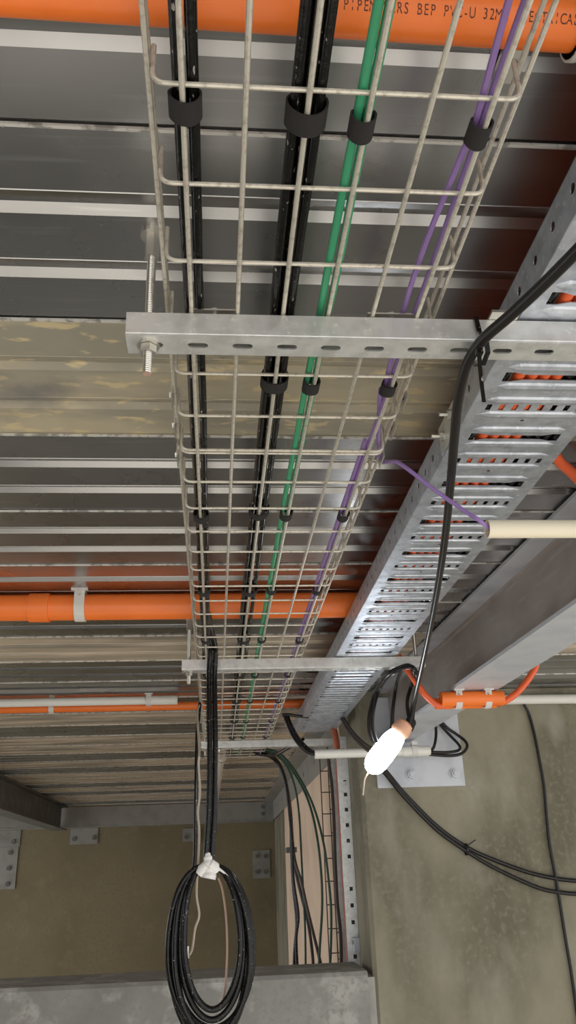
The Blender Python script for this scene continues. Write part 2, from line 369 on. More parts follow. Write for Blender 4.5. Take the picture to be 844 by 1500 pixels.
# ================================================================== CABLES IN THE BASKET, STRAPS
YE = 4.35
def run(x, z, r, m, lab, grp, seed, amp=.0012, ya=.03, yb=YE, zamp=0):
    pts = wavy(x, z, ya, yb, amp, 34, seed)
    return solo('basket_cable', MB().tube(smooth_path(pts, 3), r, 10), m, lab, 'cable', grp, True)
zc = ZC + .0027
run(WX[0] - .0050, zc + .0053, .0050, 'black', 'black cable left of the first basket wire, under the left straps', 'black cables of the left bundle', 1)
run(WX[0] + .0076, zc + .0053, .0050, 'black', 'black cable right of the first basket wire, under the left straps', 'black cables of the left bundle', 2, yb=2.24)
run(WX[2] - .0098, zc + .0053, .0050, 'black', 'left cable of the thick black bundle on the third basket wire', 'black cables of the middle bundle', 3)
run(WX[2] + .0008, zc + .0053, .0050, 'black', 'middle cable of the thick black bundle on the third basket wire', 'black cables of the middle bundle', 4)
run(WX[2] + .0112, zc + .0050, .0047, 'black', 'right cable of the thick black bundle on the third basket wire', 'black cables of the middle bundle', 5)
run(WX[2] - .0040, zc + .0145, .0048, 'black', 'topmost cable of the thick black bundle on the third basket wire', 'black cables of the middle bundle', 6, ya=.1)
run(WX[3] - .0070, zc + .0046, .0042, 'green', 'left green cable of the pair on the fourth basket wire', 'green cables', 7, .0016)
run(WX[3] + .0018, zc + .0046, .0042, 'green', 'right green cable of the pair on the fourth basket wire', 'green cables', 8, .0012)
run(WX[5] + .0012, zc + .0034, .0031, 'purple', 'straight purple cable lying along the rightmost basket wire', 'purple cables', 9, .001)
pts = []                                      # the slack purple cable, held only at the straps
V0, VS = .4849, .4075
for i in range(60):
    y = .05 + (1.02 - .05) * i / 59; ph = ((y - V0) / VS) % 1
    pts.append((WX[5] - .0056 - .0075 * math.sin(math.pi * ph) ** 1.2, y, zc + .0034 + .004 * math.sin(math.pi * ph)))
e = [atz(556, 671, .590), atz(580, 676, .563), atz(604, 692, .538), atz(640, 720, .505), atz(680, 748, .470), atz(702, 762, .451)]
CY, CZ = 1.055, .443
end = Vector((aty(714, 777, CY).x, CY, CZ))
e += [end + Vector((.008, 0, -.001)), end + Vector((.04, 0, -.003))]
cutx = [q for q in pts if q[1] < .93]
solo('purple_branch_cable', MB().tube(smooth_path(cutx + e, 3), .0031, 8), 'purple', 'slack purple cable that leaves the basket and enters the cream conduit', 'cable', 'purple cables', True)
run(WX[5] - .0060, zc + .0034, .0031, 'purple', 'far purple cable beginning beyond the doubled cross wire', 'purple cables', 11, .001, ya=1.04)
# straps: a loop round the wire and the cables it carries
def strap(cx_, cz_, a_, b_, y, w, lab, grp):
    mb = MB(); seg = 28; th = .0016; vs = []; fs = []
    for j, (yy, e_) in enumerate(((y - w / 2, 0), (y + w / 2, 0), (y + w / 2, 1), (y - w / 2, 1))):
        for k_ in range(seg):
            a = 2 * math.pi * k_ / seg; A, B = (a_ + (th if e_ else 0)), (b_ + (th if e_ else 0))
            vs.append((cx_ + A * math.cos(a), yy + .0012 * math.sin(2 * a + y * 9) + .10 * (B * math.sin(a)), cz_ + B * math.sin(a)))
    for j in range(4):
        for k_ in range(seg): fs.append((j * seg + k_, j * seg + (k_ + 1) % seg, ((j + 1) % 4) * seg + (k_ + 1) % seg, ((j + 1) % 4) * seg + k_))
    mb.add(vs, fs)
    mb.box(cx_ + a_ * .15, cx_ + a_ * .95, y - w / 2 + .001, y + w / 2 - .001, cz_ + b_ * .96, cz_ + b_ * 1.04 + th)   # tail of the strap laid over itself
    return solo('velcro_strap', mb, 'velcro', lab, 'cable strap', grp)
runs = [('left black cables', WX[0] + .0013, .0122, .0100, 'straps on the left black cables'), ('thick black bundle', WX[2] + .0005, .0162, .0150, 'straps on the thick black bundle'),
        ('green cables', WX[3] - .0026, .0096, .0088, 'straps on the green cables'), ('purple cables', WX[5] - .0022, .0086, .0078, 'straps on the purple cables')]
for nm, cx_, a_, b_, g in runs:
    kk = 0
    for k in range(0, 9):
        y = V0 + VS * k + random.uniform(-.008, .008)
        if nm.startswith('left') and k == 1: continue
        strap(cx_, ZW + b_ - .0032, a_, b_, y, .022, 'black fabric strap on the %s, %s from the camera' % (nm, ORD[kk]), g); kk += 1

# ================================================================== NEAR ORANGE PIPE WITH PRINT
PY, PZ, PR = .4555, .664, .0212
def pipe_x(x0, x1, y, z, r, seg=28, dx=0): return MB().tube([(x0 + (x1 - x0) * i / 6, y, z) for i in range(7)], r, seg)
yl, yr_ = .450, .456
def PYx(x): return yl + (yr_ - yl) * (x + .2) / .5
t = thing('orange_pipe', (0, .453, PZ - PR), 'orange rigid conduit with black printed lettering, across the top nearest the camera', 'pipe')
link_mesh('pipe_body', MB().tube([(-1.2 + 1.55 * i / 6, PYx(-1.2 + 1.55 * i / 6), PZ) for i in range(7)], PR, 32), 'orange', t, True)
TEXT = 'PIPEMAKERS BEP PVC-U 32MM ELECTRICAL'
P1 = atz(706, 20, PZ - PR * .8).x; pitch = .0056; x_first = P1 - pitch * 21 + .0012
vd = Vector((0, -PY, -PZ)).normalized(); pp = Vector((0, -PZ, PY)).normalized()
mb = MB()
for i, ch in enumerate(TEXT):
    if ch == ' ': continue
    fc = bpy.data.curves.new('tmpf', 'FONT'); fc.body = ch; fc.size = .0118; fc.align_x = 'CENTER'; fc.resolution_u = 3
    o = bpy.data.objects.new('tmpf', fc); C.objects.link(o); bpy.context.view_layer.update()
    dg = bpy.context.evaluated_depsgraph_get(); me = o.evaluated_get(dg).to_mesh()
    vs = []
    for v in me.vertices:
        ang = math.radians(1) + (v.co.y) / PR
        nrm = vd * math.cos(ang) + pp * math.sin(ang); x = x_first + pitch * (i + .5) + v.co.x * .72
        vs.append(Vector((x, PYx(x), PZ)) + nrm * (PR + .00025))
    fs = [tuple(q.vertices) for q in me.polygons]; o.evaluated_get(dg).to_mesh_clear(); bpy.data.objects.remove(o); bpy.data.curves.remove(fc)
    mb.add(vs, fs)
link_mesh('printed_lettering', mb, 'ink', t)
XC = atz(838, 40, PZ).x
t = thing('pipe_coupling', (.35, .456, PZ - .026), 'white plastic coupling on the right end of the printed orange pipe', 'pipe fitting')
link_mesh('coupling_body', MB().ring((XC, .456, PZ), (XC + .09, .456, PZ), .0262, .0215, 32), 'clip', t, True)
link_mesh('coupling_collar', MB().ring((XC, .456, PZ), (XC + .0065, .456, PZ), .0285, .0215, 32), 'clip', t, True)
solo('pipe_bracket', MB().box(.262, .286, .472, .53, .683, ZD).tube([(.274, .51, .679), (.274, .51, .684)], .006, 10), 'zinc', 'small metal fixing foot on the deck beside the white coupling', 'bracket')

# ================================================================== MIDDLE ORANGE PIPE
MY, MZ, MR = 2.075, .6525, .0335
t = thing('orange_pipe', (-.4, MY, MZ - MR), 'thick orange pipe crossing above the basket behind the nearest strut', 'pipe')
link_mesh('pipe_body', pipe_x(-1.9, .50, MY, MZ, MR, 32), 'orange', t, True)
m_ = MB().ring((-.475, MY, MZ), (-.425, MY, MZ), MR + .0040, MR - .001, 32); link_mesh('socket', m_, 'orange', t, True)
def saddle(x, y, z, r, w, m, lab, zt=ZD, grp=None):
    t = thing('pipe_clip', (x, y, z - r), lab, 'pipe clip', grp)
    vs = []; fs = []; n_ = 20; th = .003
    for i in range(n_ + 1):
        a = math.pi * (1 + i / n_)
        for ro in (r + .0006, r + .0006 + th):
            for xx in (x - w / 2, x + w / 2): vs.append((xx, y + ro * math.cos(a), z + ro * math.sin(a)))
    for i in range(n_):
        q = i * 4; fs += [(q, q + 1, q + 5, q + 4), (q + 2, q + 6, q + 7, q + 3), (q, q + 4, q + 6, q + 2), (q + 1, q + 3, q + 7, q + 5)]
    fs += [(0, 2, 3, 1), (n_ * 4, n_ * 4 + 1, n_ * 4 + 3, n_ * 4 + 2)]
    link_mesh('strap', MB().add(vs, fs), m, t)
    lg = MB()
    for s_ in (-1, 1): lg.box(x - w / 2, x + w / 2, y + s_ * (r + .002) - .0018, y + s_ * (r + .002) + .0018, z - .001, zt)
    lg.box(x - w / 2, x + w / 2, y - r - .002, y + r + .002, zt - .003, zt)
    lg.box(x - w * .8, x + w * .8, y - r - .012, y - r - .001, zt - .004, zt)
    link_mesh('clip_legs', lg, m, t)
    link_mesh('screw', MB().tube([(x, y - r - .014, zt - .014), (x, y - r - .0005, zt - .014)], .0035, 8), 'zinc', t)
    return t
saddle(aty(119, 885, MY).x, MY, MZ, MR, .026, 'clip', 'white clip holding the thick orange pipe to the deck, left of the basket')

# ================================================================== FAR THIN PIPES
OY, OZ = 3.485, .664
solo('orange_pipe', pipe_x(-2.2, .52, OY, OZ, .0172, 20), 'orange', 'thin orange conduit far back, partly hidden behind the white conduit', 'pipe', None, True)
t = thing('white_conduit', (-1, 3.37, OZ - .018), 'thin white conduit far back ending left of the basket beside the orange one', 'conduit')
xe = aty(260, 1029, 3.37).x
link_mesh('conduit_body', pipe_x(-2.2, xe - .02, 3.37, .6665, .0160, 20), 'white', t, True)
link_mesh('coupling', pipe_x(xe - .115, xe, 3.37, .6665, .0185, 20), 'white', t, True)
saddle(aty(218, 1030, 3.37).x, 3.37, .6665, .0185, .02, 'clip', 'grey clip near the end of the far white conduit')
saddle(aty(76, 1037, OY).x, OY, OZ, .0178, .02, 'clip', 'grey clip around the far thin pipes at left')

# ================================================================== STEEL BEAMS
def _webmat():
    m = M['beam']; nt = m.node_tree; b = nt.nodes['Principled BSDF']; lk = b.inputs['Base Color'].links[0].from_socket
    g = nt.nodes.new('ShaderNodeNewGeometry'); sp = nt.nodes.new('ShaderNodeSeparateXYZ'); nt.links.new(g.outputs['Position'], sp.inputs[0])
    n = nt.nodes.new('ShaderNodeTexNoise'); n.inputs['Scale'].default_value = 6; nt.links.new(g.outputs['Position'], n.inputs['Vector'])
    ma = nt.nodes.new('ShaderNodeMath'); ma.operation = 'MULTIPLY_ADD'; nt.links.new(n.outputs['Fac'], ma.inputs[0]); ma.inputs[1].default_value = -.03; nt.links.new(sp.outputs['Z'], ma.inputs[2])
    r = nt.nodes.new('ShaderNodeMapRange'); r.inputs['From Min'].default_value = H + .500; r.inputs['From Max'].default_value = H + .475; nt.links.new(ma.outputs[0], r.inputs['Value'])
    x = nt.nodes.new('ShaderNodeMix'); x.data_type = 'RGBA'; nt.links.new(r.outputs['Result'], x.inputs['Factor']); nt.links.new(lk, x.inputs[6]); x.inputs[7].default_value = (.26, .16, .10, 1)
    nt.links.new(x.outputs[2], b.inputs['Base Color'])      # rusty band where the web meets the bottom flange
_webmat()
def ibeam(p0, p1, z0, z1, w, tf, tw, m, label, mweb=None):
    p0, p1 = Vector(p0), Vector(p1); d = (p1 - p0).normalized(); s_ = Vector((d.y, -d.x, 0)); r = .010
    t = thing('steel_beam', ((p0 + p1) / 2).to_tuple()[:2] + (z0,), label, 'beam')
    fn = lambda a, z, q: (p0 if q == 0 else p1) + s_ * a + Vector((0, 0, z))
    link_mesh('bottom_flange', MB().prism([(-w / 2, z0), (w / 2, z0), (w / 2, z0 + tf), (-w / 2, z0 + tf)], (0, 1), fn), m, t)
    wp = [(-tw / 2 - r, z0 + tf), (tw / 2 + r, z0 + tf), (tw / 2 + r * .3, z0 + tf + r * .3), (tw / 2, z0 + tf + r), (tw / 2, z1 - tf - r), (tw / 2 + r * .3, z1 - tf - r * .3), (tw / 2 + r, z1 - tf), (-tw / 2 - r, z1 - tf), (-tw / 2 - r * .3, z1 - tf - r * .3), (-tw / 2, z1 - tf - r), (-tw / 2, z0 + tf + r), (-tw / 2 - r * .3, z0 + tf + r * .3)]
    link_mesh('web', MB().prism(wp, (0, 1), fn), mweb or m, t)
    link_mesh('top_flange', MB().prism([(-w / 2, z1 - tf), (w / 2, z1 - tf), (w / 2, z1 - .001), (-w / 2, z1 - .001)], (0, 1), fn), m, t)
    return t
BZ = .477
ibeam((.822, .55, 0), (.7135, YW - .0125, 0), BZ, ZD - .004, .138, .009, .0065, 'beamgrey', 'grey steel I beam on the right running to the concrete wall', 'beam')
t = thing('base_plate', (.83, YW, .30), 'grey bolted steel end plate between the right beam and the concrete wall', 'plate')
link_mesh('plate', MB().box(aty(553, 1155, YW).x, aty(681, 1152, YW).x, YW - .012, YW, aty(620, 1153, YW).z, ZD - .03), 'beamgrey', t)
for q in ((602, 1135), (666, 1134)):
    c = aty(*q, YW - .012); m_ = hexnut(MB(), (c.x, c.y - .009, c.z), (0, 1, 0), .017, .017); m_.tube([(c.x, c.y - .003, c.z), (c.x, c.y, c.z)], .024, 18); m_.tube([(c.x, c.y - .025, c.z), (c.x, c.y - .01, c.z)], .009, 10)
    link_mesh('bolt', m_, 'beamgrey', t)
ibeam((-1.485, 1.2, 0), (-1.485, YB - .13, 0), .472, ZD - .004, .135, .010, .007, 'darksteel', 'dark steel I beam at far left meeting the rear channel')
t = thing('steel_channel', (-.8, YB - .05, .50), 'grey steel channel along the top of the rear wall under the deck', 'beam')
link_mesh('web', MB().box(-2.74, XS - .01, YB - .09, YB - .08, .508, ZD - .005), 'primed', t)
link_mesh('bottom_flange', MB().box(-2.74, XS - .01, YB - .095, YB - .001, .497, .508), 'primed', t)
for x_ in (.47, .47):
    pass
for z_ in (.57, .635): link_mesh('bolt', hexnut(MB(), (.47, YB - .095, z_), (0, 1, 0), .02, .012), 'darksteel', t)
def wplate(q0, q1, lab, bolts):
    a, b_ = aty(*q0, YB), aty(*q1, YB); t = thing('wall_plate', ((a.x + b_.x) / 2, YB, b_.z), lab, 'plate', 'bolted plates on the rear wall')
    link_mesh('plate', MB().box(min(a.x, b_.x), max(a.x, b_.x), YB - .014, YB, min(a.z, b_.z), min(max(a.z, b_.z), .495)), 'primed', t)
    for q in bolts:
        c = aty(*q, YB - .014); link_mesh('bolt', hexnut(MB(), (c.x, c.y - .008, c.z), (0, 1, 0), .022, .016), 'darksteel', t)
wplate((104, 1213), (143, 1236), 'bolted plate on the rear wall below the meeting of the two steel members', [(109, 1229), (138, 1227)])
wplate((-40, 1208), (29, 1240), 'upper bolted plate at the left edge on the rear wall', [(20, 1233), (-5, 1233)])
wplate((-50, 1243), (22, 1302), 'taller bolted plate at the left edge below the other plate', [(15, 1249), (13, 1272), (11, 1295), (-20, 1272)])
wplate((268, 1214), (294, 1232), 'small bolted plate on the rear wall behind the thin hanging cables', [(273, 1226), (289, 1225)])
wplate((370, 1246), (396, 1286), 'square bolted plate on the rear wall near the right corner', [(377, 1254), (389, 1254), (377, 1277), (389, 1277)])
t = thing('ledger_angle', (XS - .04, 6.2, .50), 'slotted steel angle fixed along the top of the cream side wall', 'angle')
hs = []; y = 4.3
while y < YB - .3: hs.append(rect(y - .02, y + .02, .585, .612)); y += .62
mb = MB(); mb.add(*plate(rect(3.95, YB - .1, .512, ZD - .004), hs, .006, lambda u, v, w: (XS - .0075 + w, u, v))); link_mesh('upright_leg', mb, 'primed', t)
link_mesh('top_leg', MB().box(XS - .105, XS - .0105, 3.95, YB - .1, ZD - .012, ZD - .005), 'primed', t)
t = thing('steel_pipe', (.02, 6.2, .60), 'slim steel pipe under the deck running to the rear wall behind the farthest strut', 'pipe')
a_, b_ = atz(325, 1100, .632), atz(316, 1178, .632)
link_mesh('pipe_body', MB().tube([a_, a_.lerp(b_, .5), b_], .021, 16), 'white', t, True)
link_mesh('end_cap', MB().tube([a_ - Vector((0, .09, 0)), a_ - Vector((0, .07, 0)), a_], .024, 16, radii=[.012, .024, .025]), 'zinc', t, True)
link_mesh('pipe_hanger', MB().ring(a_ + Vector((0, .25, 0)), a_ + Vector((0, .29, 0)), .027, .0205, 18).box(a_.x - .012, a_.x + .012, a_.y + .255, a_.y + .285, a_.z + .024, ZD), 'zinc', t)

# ================================================================== RIGHT HAND CONDUITS
t = thing('cream_conduit', (.7, CY, CZ - .0135), 'cream plastic conduit at right with a purple cable entering its open end', 'conduit')
link_mesh('conduit_body', MB().ring(end, (1.3, CY, CZ), .0132, .0112, 24), 'cream_pvc', t, True)
SY = 2.36; SZ = .4535
xa, xb = aty(646, 1030, SY).x, aty(737, 1030, SY).x
t = thing('orange_conduit', ((xa + xb) / 2, SY, SZ - .02), 'pair of short orange conduits clipped beneath the right steel beam', 'conduit')
link_mesh('conduit_body', pipe_x(xa, xb, SY - .004, SZ, .0215, 24), 'orange', t, True)
link_mesh('conduit_body', pipe_x(xa - .008, xb - .012, SY + .030, SZ - .006, .0165, 24), 'orange', t, True)
for q, lab in ((671, 'left white clip on the orange conduit under the beam'), (714, 'right white clip on the orange conduit under the beam')):
    saddle(aty(q, 1030, SY).x, SY + .004, SZ, .0245, .018, 'clip', lab, BZ, 'white clips under the beam')
for i, dy in enumerate((0, .022)):
    lab = ('front', 'rear')[i]
    p = [Vector((.50, 2.30 + dy, .60)), Vector((.538, 2.325 + dy, .600))] + [aty(*q, SY + dy) for q in ((600, 985), (612, 1003), (622, 1017), (634, 1028), (642, 1033), (652, 1034))]
    p = [Vector((.538, 2.36 + dy, .585))] + p[2:]
    solo('orange_flexible_tail', MB().tube(smooth_path(p, 6), .0092, 12), 'orangedark', 'orange flexible conduit bending into the left end of the beam conduit, %s of two' % lab, 'conduit', 'orange tails left of the beam conduit', True)
    p = [aty(*q, SY + dy + .02) for q in ((730, 1031), (742, 1026), (756, 1016), (768, 1003), (778, 989), (785, 976))]
    p += [p[-1] + Vector((.01, .005, .04)), p[-1] + Vector((.02, .01, .10))]
    solo('orange_flexible_tail', MB().tube(smooth_path(p, 6), .0098, 12), 'orangedark', 'orange flexible conduit rising from the right end of the beam conduit, %s of two' % lab, 'conduit', 'orange tails right of the beam conduit', True)
wy = YW - .022
t = thing('white_conduit', (1.5, wy, .6), 'white conduit along the top of the right concrete wall under the deck', 'conduit')
a_ = aty(655, 1026, wy); b_ = aty(1000, 1022, wy); 
link_mesh('conduit_body', MB().tube([a_, a_.lerp(b_, .5), b_], .0195, 20), 'white', t, True)
m_ = MB().tube([aty(700, 1025, wy), aty(712, 1025, wy)], .0225, 20); link_mesh('coupling', m_, 'white', t, True)
# conduit beside the lamp
ly = 3.26
a_, b_ = aty(461, 1105, ly), aty(630, 1100, ly)
t = thing('white_conduit', ((a_.x + b_.x) / 2, ly, a_.z - .018), 'short white conduit passing behind the lit lamp, black cables at both ends', 'conduit')
link_mesh('conduit_body', MB().tube([a_, a_.lerp(b_, .5), b_], .0172, 20), 'white', t, True)
c_ = a_.lerp(b_, .76); link_mesh('coupling', MB().tube([c_, a_.lerp(b_, .985)], .0195, 20), 'white', t, True)
c_ = aty(607, 1100, ly)
m_ = MB().ring(c_ - Vector((.011, 0, 0)), c_ + Vector((.011, 0, 0)), .0235, .0197, 20).box(c_.x - .011, c_.x + .011, ly + .02, YW - .012, c_.z + .005, c_.z + .02).box(c_.x - .011, c_.x + .011, ly - .02, ly + .02, c_.z + .021, c_.z + .034)
solo('pipe_clip', m_, 'clip', 'white clip fixing the short white conduit to the steel end plate', 'pipe clip')

# ================================================================== BLACK FESTOON CABLE, LAMP
fest = [atz(x, y, z) for x, y, z in ((1040, 150, .500), (960, 242, .502), (900, 310, .505), (844, 369, .510), (800, 413, .513), (750, 460, .516), (712, 493, .520), (694, 515, .522), (681, 543, .519), (671, 590, .516), (666, 640, .513), (660, 710, .508), (653, 780, .502), (643, 850, .494), (630, 920, .484), (615, 990, .468), (603, 1040, .440))]
last = fest[-1]
fest += [aty(592, 1068, last.y + .01), aty(580, 1092, last.y + .015), aty(574, 1106, last.y + .015)]
LY = last.y + .015
solo('festoon_cable', MB().tube(smooth_path(fest, 6), .0062, 12), 'blackmatte', 'long black cable tied to the nearest strut and drooping to the lamp', 'cable', None, True)
# second thin lead taped along it after the tie
t = thing('cable_tie', (.27, .75, .50), 'black cable tie with a long tail around nearest strut', 'cable tie')
tp = atz(697, 468, .564)
tx = tp.x
lp = [(tx, S1[0] - .0018, .566), (tx + .001, S1[0] - .003, .546), (tx + .002, S1[0] - .0165, .526), (tx + .003, S1[0] - .013, .511), (tx + .003, S1[0] + .006, .508), (tx + .003, S1[0] + .026, .520), (tx + .002, S1[1] + .0018, .534), (tx, S1[1] + .0018, .566)]
mb = MB(); lpp = [Vector(q) for q in lp]
for p_, q_ in zip(lpp, lpp[1:]):
    c = (p_ + q_) / 2; d = (q_ - p_) / 2; nrm = d.cross(Vector((1, 0, 0))).normalized()
    mb.obox(c, Vector((.0026, 0, 0)), d * 1.06, nrm * .0007)
link_mesh('loop', mb, 'black', t)
h = atz(702, 516, .507); link_mesh('head', MB().obox(h, (.0034, 0, 0), (0, .0038, 0), (0, 0, .003)), 'black', t)
tl = [h, atz(703, 535, .504), atz(706, 565, .500), atz(709, 588, .497)]
mb = MB()
for p_, q_ in zip(tl, tl[1:]):
    c = (p_ + q_) / 2; d = (q_ - p_) / 2; nrm = d.cross(Vector((1, 0, 0))).normalized(); mb.obox(c, Vector((.0024, 0, 0)), d * 1.05, nrm * .0007)
link_mesh('tail', mb, 'black', t)
# slack loops hung over the right end of the middle strut
def P(q, dy=0): return aty(q[0], q[1], LY + dy)
hy = S2[0] - .012 - LY
loops = [
 [(603, 1062, 0), (598, 1045, .004), (597, 1025, .006), (604, 1000, .0), (607, 985, hy), (600, 975, hy), (588, 977, hy), (568, 988, hy + .01), (551, 1012, .0), (542, 1042, 0), (541, 1068, 0), (546, 1086, .0), (556, 1096, .005), (566, 1097, .01)],
 [(604, 1064, .012), (606, 1040, .013), (611, 1010, .012), (611, 990, hy + .013), (603, 978, hy + .013), (590, 980, hy + .012), (581, 1002, .012), (576, 1035, .010), (574, 1065, .010), (570, 1090, .012)],
 [(568, 1096, -.012), (580, 1085, -.012), (592, 1074, -.012), (600, 1060, -.012), (606, 1030, -.010), (612, 1000, -.004), (609, 982, hy - .010), (598, 976, hy - .010), (576, 986, hy - .01), (558, 1006, -.01), (548, 1035, -.012), (546, 1065, -.012), (552, 1088, -.012)]]
labs = ['black cable loop hung at the right end of the middle strut, outermost left loop', 'black cable loop hung at the right end of the middle strut, short inner loop', 'black cable loop hung at the end of the middle strut, running down to the lamp']
for lp_, lab in zip(loops, labs):
    solo('cable_loop', MB().tube(smooth_path([P(q[:2], q[2]) for q in lp_], 6), .0056, 10), 'blackmatte', lab, 'cable', 'black loops above the lamp', True)
c_ = P((600, 1062)); d_ = (P((603, 1054)) - P((595, 1072))).normalized()
solo('tape_wrap', MB().tube([c_ - d_ * .020, c_ - d_ * .012, c_ + d_ * .012, c_ + d_ * .020], .016, 12, radii=[.011, .0165, .0165, .011]), 'velcro', 'black tape wrapped round the bunched cable loops above the lamp', 'tape', None, True)
# lamp: a fat LED bulb hanging askew
A, B = P((584, 1074)), P((540, 1131)); ax = (B - A).normalized(); L_ = (B - A).length
t = thing('work_lamp', B, 'brightly lit white LED work lamp hanging askew from black cables', 'lamp')
prof_ = [(0, .022), (.06, .027), (.2, .032), (.5, .034), (.72, .0335), (.84, .030), (.92, .0235), (.97, .015), (1, .005)]
bulb = link_mesh('bulb', MB().tube([A + ax * (L_ * u) for u, _ in prof_], .03, 20, radii=[r for _, r in prof_]), 'lamp', t, True)
link_mesh('lamp_holder', MB().tube([A - ax * .040, A - ax * .034, A - ax * .006, A + ax * .004], .017, 16, radii=[.018, .026, .030, .024]), 'peach', t, True)
p = [B - ax * .01, aty(535, 1140, LY), aty(533, 1152, LY), aty(532, 1165, LY)]
solo('dangling_string', MB().tube(smooth_path(p, 5), .0025, 8), 'twine', 'thin pale string dangling beneath the lit lamp', 'string', None, True)
p = [aty(*q, y) for *q, y in ((500, 1052, 3.30), (508, 1066, 3.2), (520, 1082, 3.05), (535, 1096, 2.85), (550, 1105, 2.6))]
for i in range(2):
    solo('lamp_feed_cable', MB().tube(smooth_path([q + Vector((.006 * i, .012 * i, .012 * i)) for q in p], 5), .0062, 10), 'brown', 'dark cable from the end of the perforated tray to the lamp, %s' % ('lower of two', 'upper of two')[i], 'cable', 'dark feed cables by the lamp', True)

# ================================================================== COIL HANGING FROM THE MIDDLE STRUT
HY = 2.262
for i, dx in enumerate((-.0075, .0075)):
    p = [Vector((WX[0] + .006 + dx * .4, 1.95, .592)), Vector((WX[0] + .010 + dx * .6, 2.08, .592)), Vector((WX[0] + .017 + dx * .8, 2.19, .588)), Vector((-.0075 + dx, 2.245, .572))]
    p += [aty(*q, HY) + Vector((dx, .003 * i, 0)) for q in ((310.5, 990), (311, 1050), (311.5, 1120), (310, 1190), (307, 1240), (306, 1268))]
    solo('hanging_cable', MB().tube(smooth_path(p, 7), .0074, 12), 'black', 'glossy black cable hanging from the basket to the taped coil, %s of the pair' % ('left', 'right')[i], 'cable', 'cables down to the hanging coil', True)
top = aty(307, 1268, HY)
specs = [(246, 368, 1512, 0.000, 'outermost loop'), (252, 371, 1506, .013, 'loop with the widest right side'), (256, 366, 1517, -.012, 'frontmost large loop'), (259, 361, 1524, .004, 'longest loop'),
         (264, 357, 1494, -.008, 'loop just outside the smallest'), (270, 352, 1479, -.016, 'smallest inner loop'), (250, 363, 1530, .020, 'rearmost loop')]
rnd = random.Random(3)
def coil_pts(xl, xr, yb, dz):
    pts = []; n_ = 28; cxp = (xl + xr) / 2
    for i in range(n_ + 1):
        a = 2 * math.pi * i / n_                                   # 0 at the top
        s_, c = math.sin(a), math.cos(a)
        ytop = 1268; ym = (ytop + yb) / 2 + 8
        half = (xr - xl) / 2
        w = half * (math.copysign(abs(s_) ** (.82 if c > 0 else 1.05), s_))
        x = cxp + w + (307 - cxp) * (max(0, c) ** 1.5)
        y = ym - (ym - ytop) * c if c > 0 else ym + (yb - ym) * (-c)
        taper = min(1, abs(math.sin(a / 2)) * 2.2)
        pts.append(aty(x, y, HY + dz * taper + .004 * math.sin(a * 2 + dz * 300)))
    return pts
for xl, xr, yb, dz, lab in specs:
    pts = coil_pts(xl, xr, yb, dz)
    solo('coil_loop', MB().tube(smooth_path(pts, 4), .0074, 10), 'black', 'hanging coil of black cable below the white tape, %s' % lab, 'cable', 'loops of the hanging coil', True)
# tape: a saddle-shaped wrap over the neck of the coil
tpp = [aty(*q, HY - .004) for q in ((304, 1249), (304.5, 1253), (305, 1259), (305.5, 1266), (306, 1274), (306, 1281), (305, 1287))]
tm = MB().tube(smooth_path(tpp, 4), .02, 18, radii=[.0165 * min(1, .25 + .78 * (i / 24) ** .7) + .0035 * (i / 24) + .0009 * math.sin(i * 1.3) for i in range(25)])
tm.tube([aty(292, 1281, HY - .004), aty(297, 1274, HY - .006), aty(303, 1268, HY - .008)], .012, 12, radii=[.0125, .0145, .013])
tm.tube([aty(319, 1276, HY - .004), aty(315, 1271, HY - .006), aty(308, 1266, HY - .008)], .012, 12, radii=[.0115, .0135, .013])
solo('white_tape', tm, 'tape', 'white tape binding the neck of the hanging black coil', 'tape', None, True)
p = [aty(*q, HY - .012) for q in ((318, 1271), (332, 1281), (345, 1298), (355, 1318), (362, 1342))]
solo('tape_tail', MB().tube(smooth_path(p, 6), .0035, 6), 'tape', 'white strip lying along the top right of the hanging coil', 'tape', None, True)
p = [aty(*q, 2.30) for q in ((272, 1404), (281, 1392), (286, 1360), (292, 1340), (288, 1310), (290, 1270), (292, 1220), (290, 1190), (293, 1160), (291, 1120), (292, 1100))] + [Vector((-.056, 2.6, .470)), Vector((-.0575, 3.0, .572))]
solo('twine', MB().tube(smooth_path(p, 6), .0030, 8), 'twine', 'pale wavy string hanging from the basket behind the black coil', 'string', None, True)
p = [aty(274, 1404, 2.285), aty(274, 1396, 2.285), aty(275, 1386, 2.285)]
solo('cable_connector', MB().tube(p, .006, 10, radii=[.0065, .005, .004]), 'zinc', 'small shiny metal connector in the hanging coil at its left inside', 'connector', None, True)
p = [aty(*q, 3.0) for q in ((291, 1052), (289, 1068), (288, 1110), (287, 1170), (286, 1230), (285, 1262), (281, 1285), (270, 1312), (258, 1350), (255, 1390))]
p = [Vector((p[0].x + .004, 3.03, .588))] + p
solo('thin_hanging_cable', MB().tube(smooth_path(p, 5), .0062, 8), 'black', 'thin black cable hanging from the basket left of the glossy pair', 'cable', None, True)
p = [aty(*q, HY + .02) for q in ((320, 1286), (326, 1304), (331, 1340), (333, 1385), (331, 1435), (325, 1478))]
solo('copper_wire', MB().tube(smooth_path(p, 5), .0028, 8), 'copper', 'thin copper coloured wire inside the hanging coil on the right', 'wire', None, True)
p = [aty(*q, HY + .03) for q in ((249, 1370), (247, 1395), (247, 1420))]
solo('red_wire', MB().tube(smooth_path(p, 5), .0045, 8), 'orangedark', 'short reddish cable peeping out at the left of the hanging coil', 'wire', None, True)

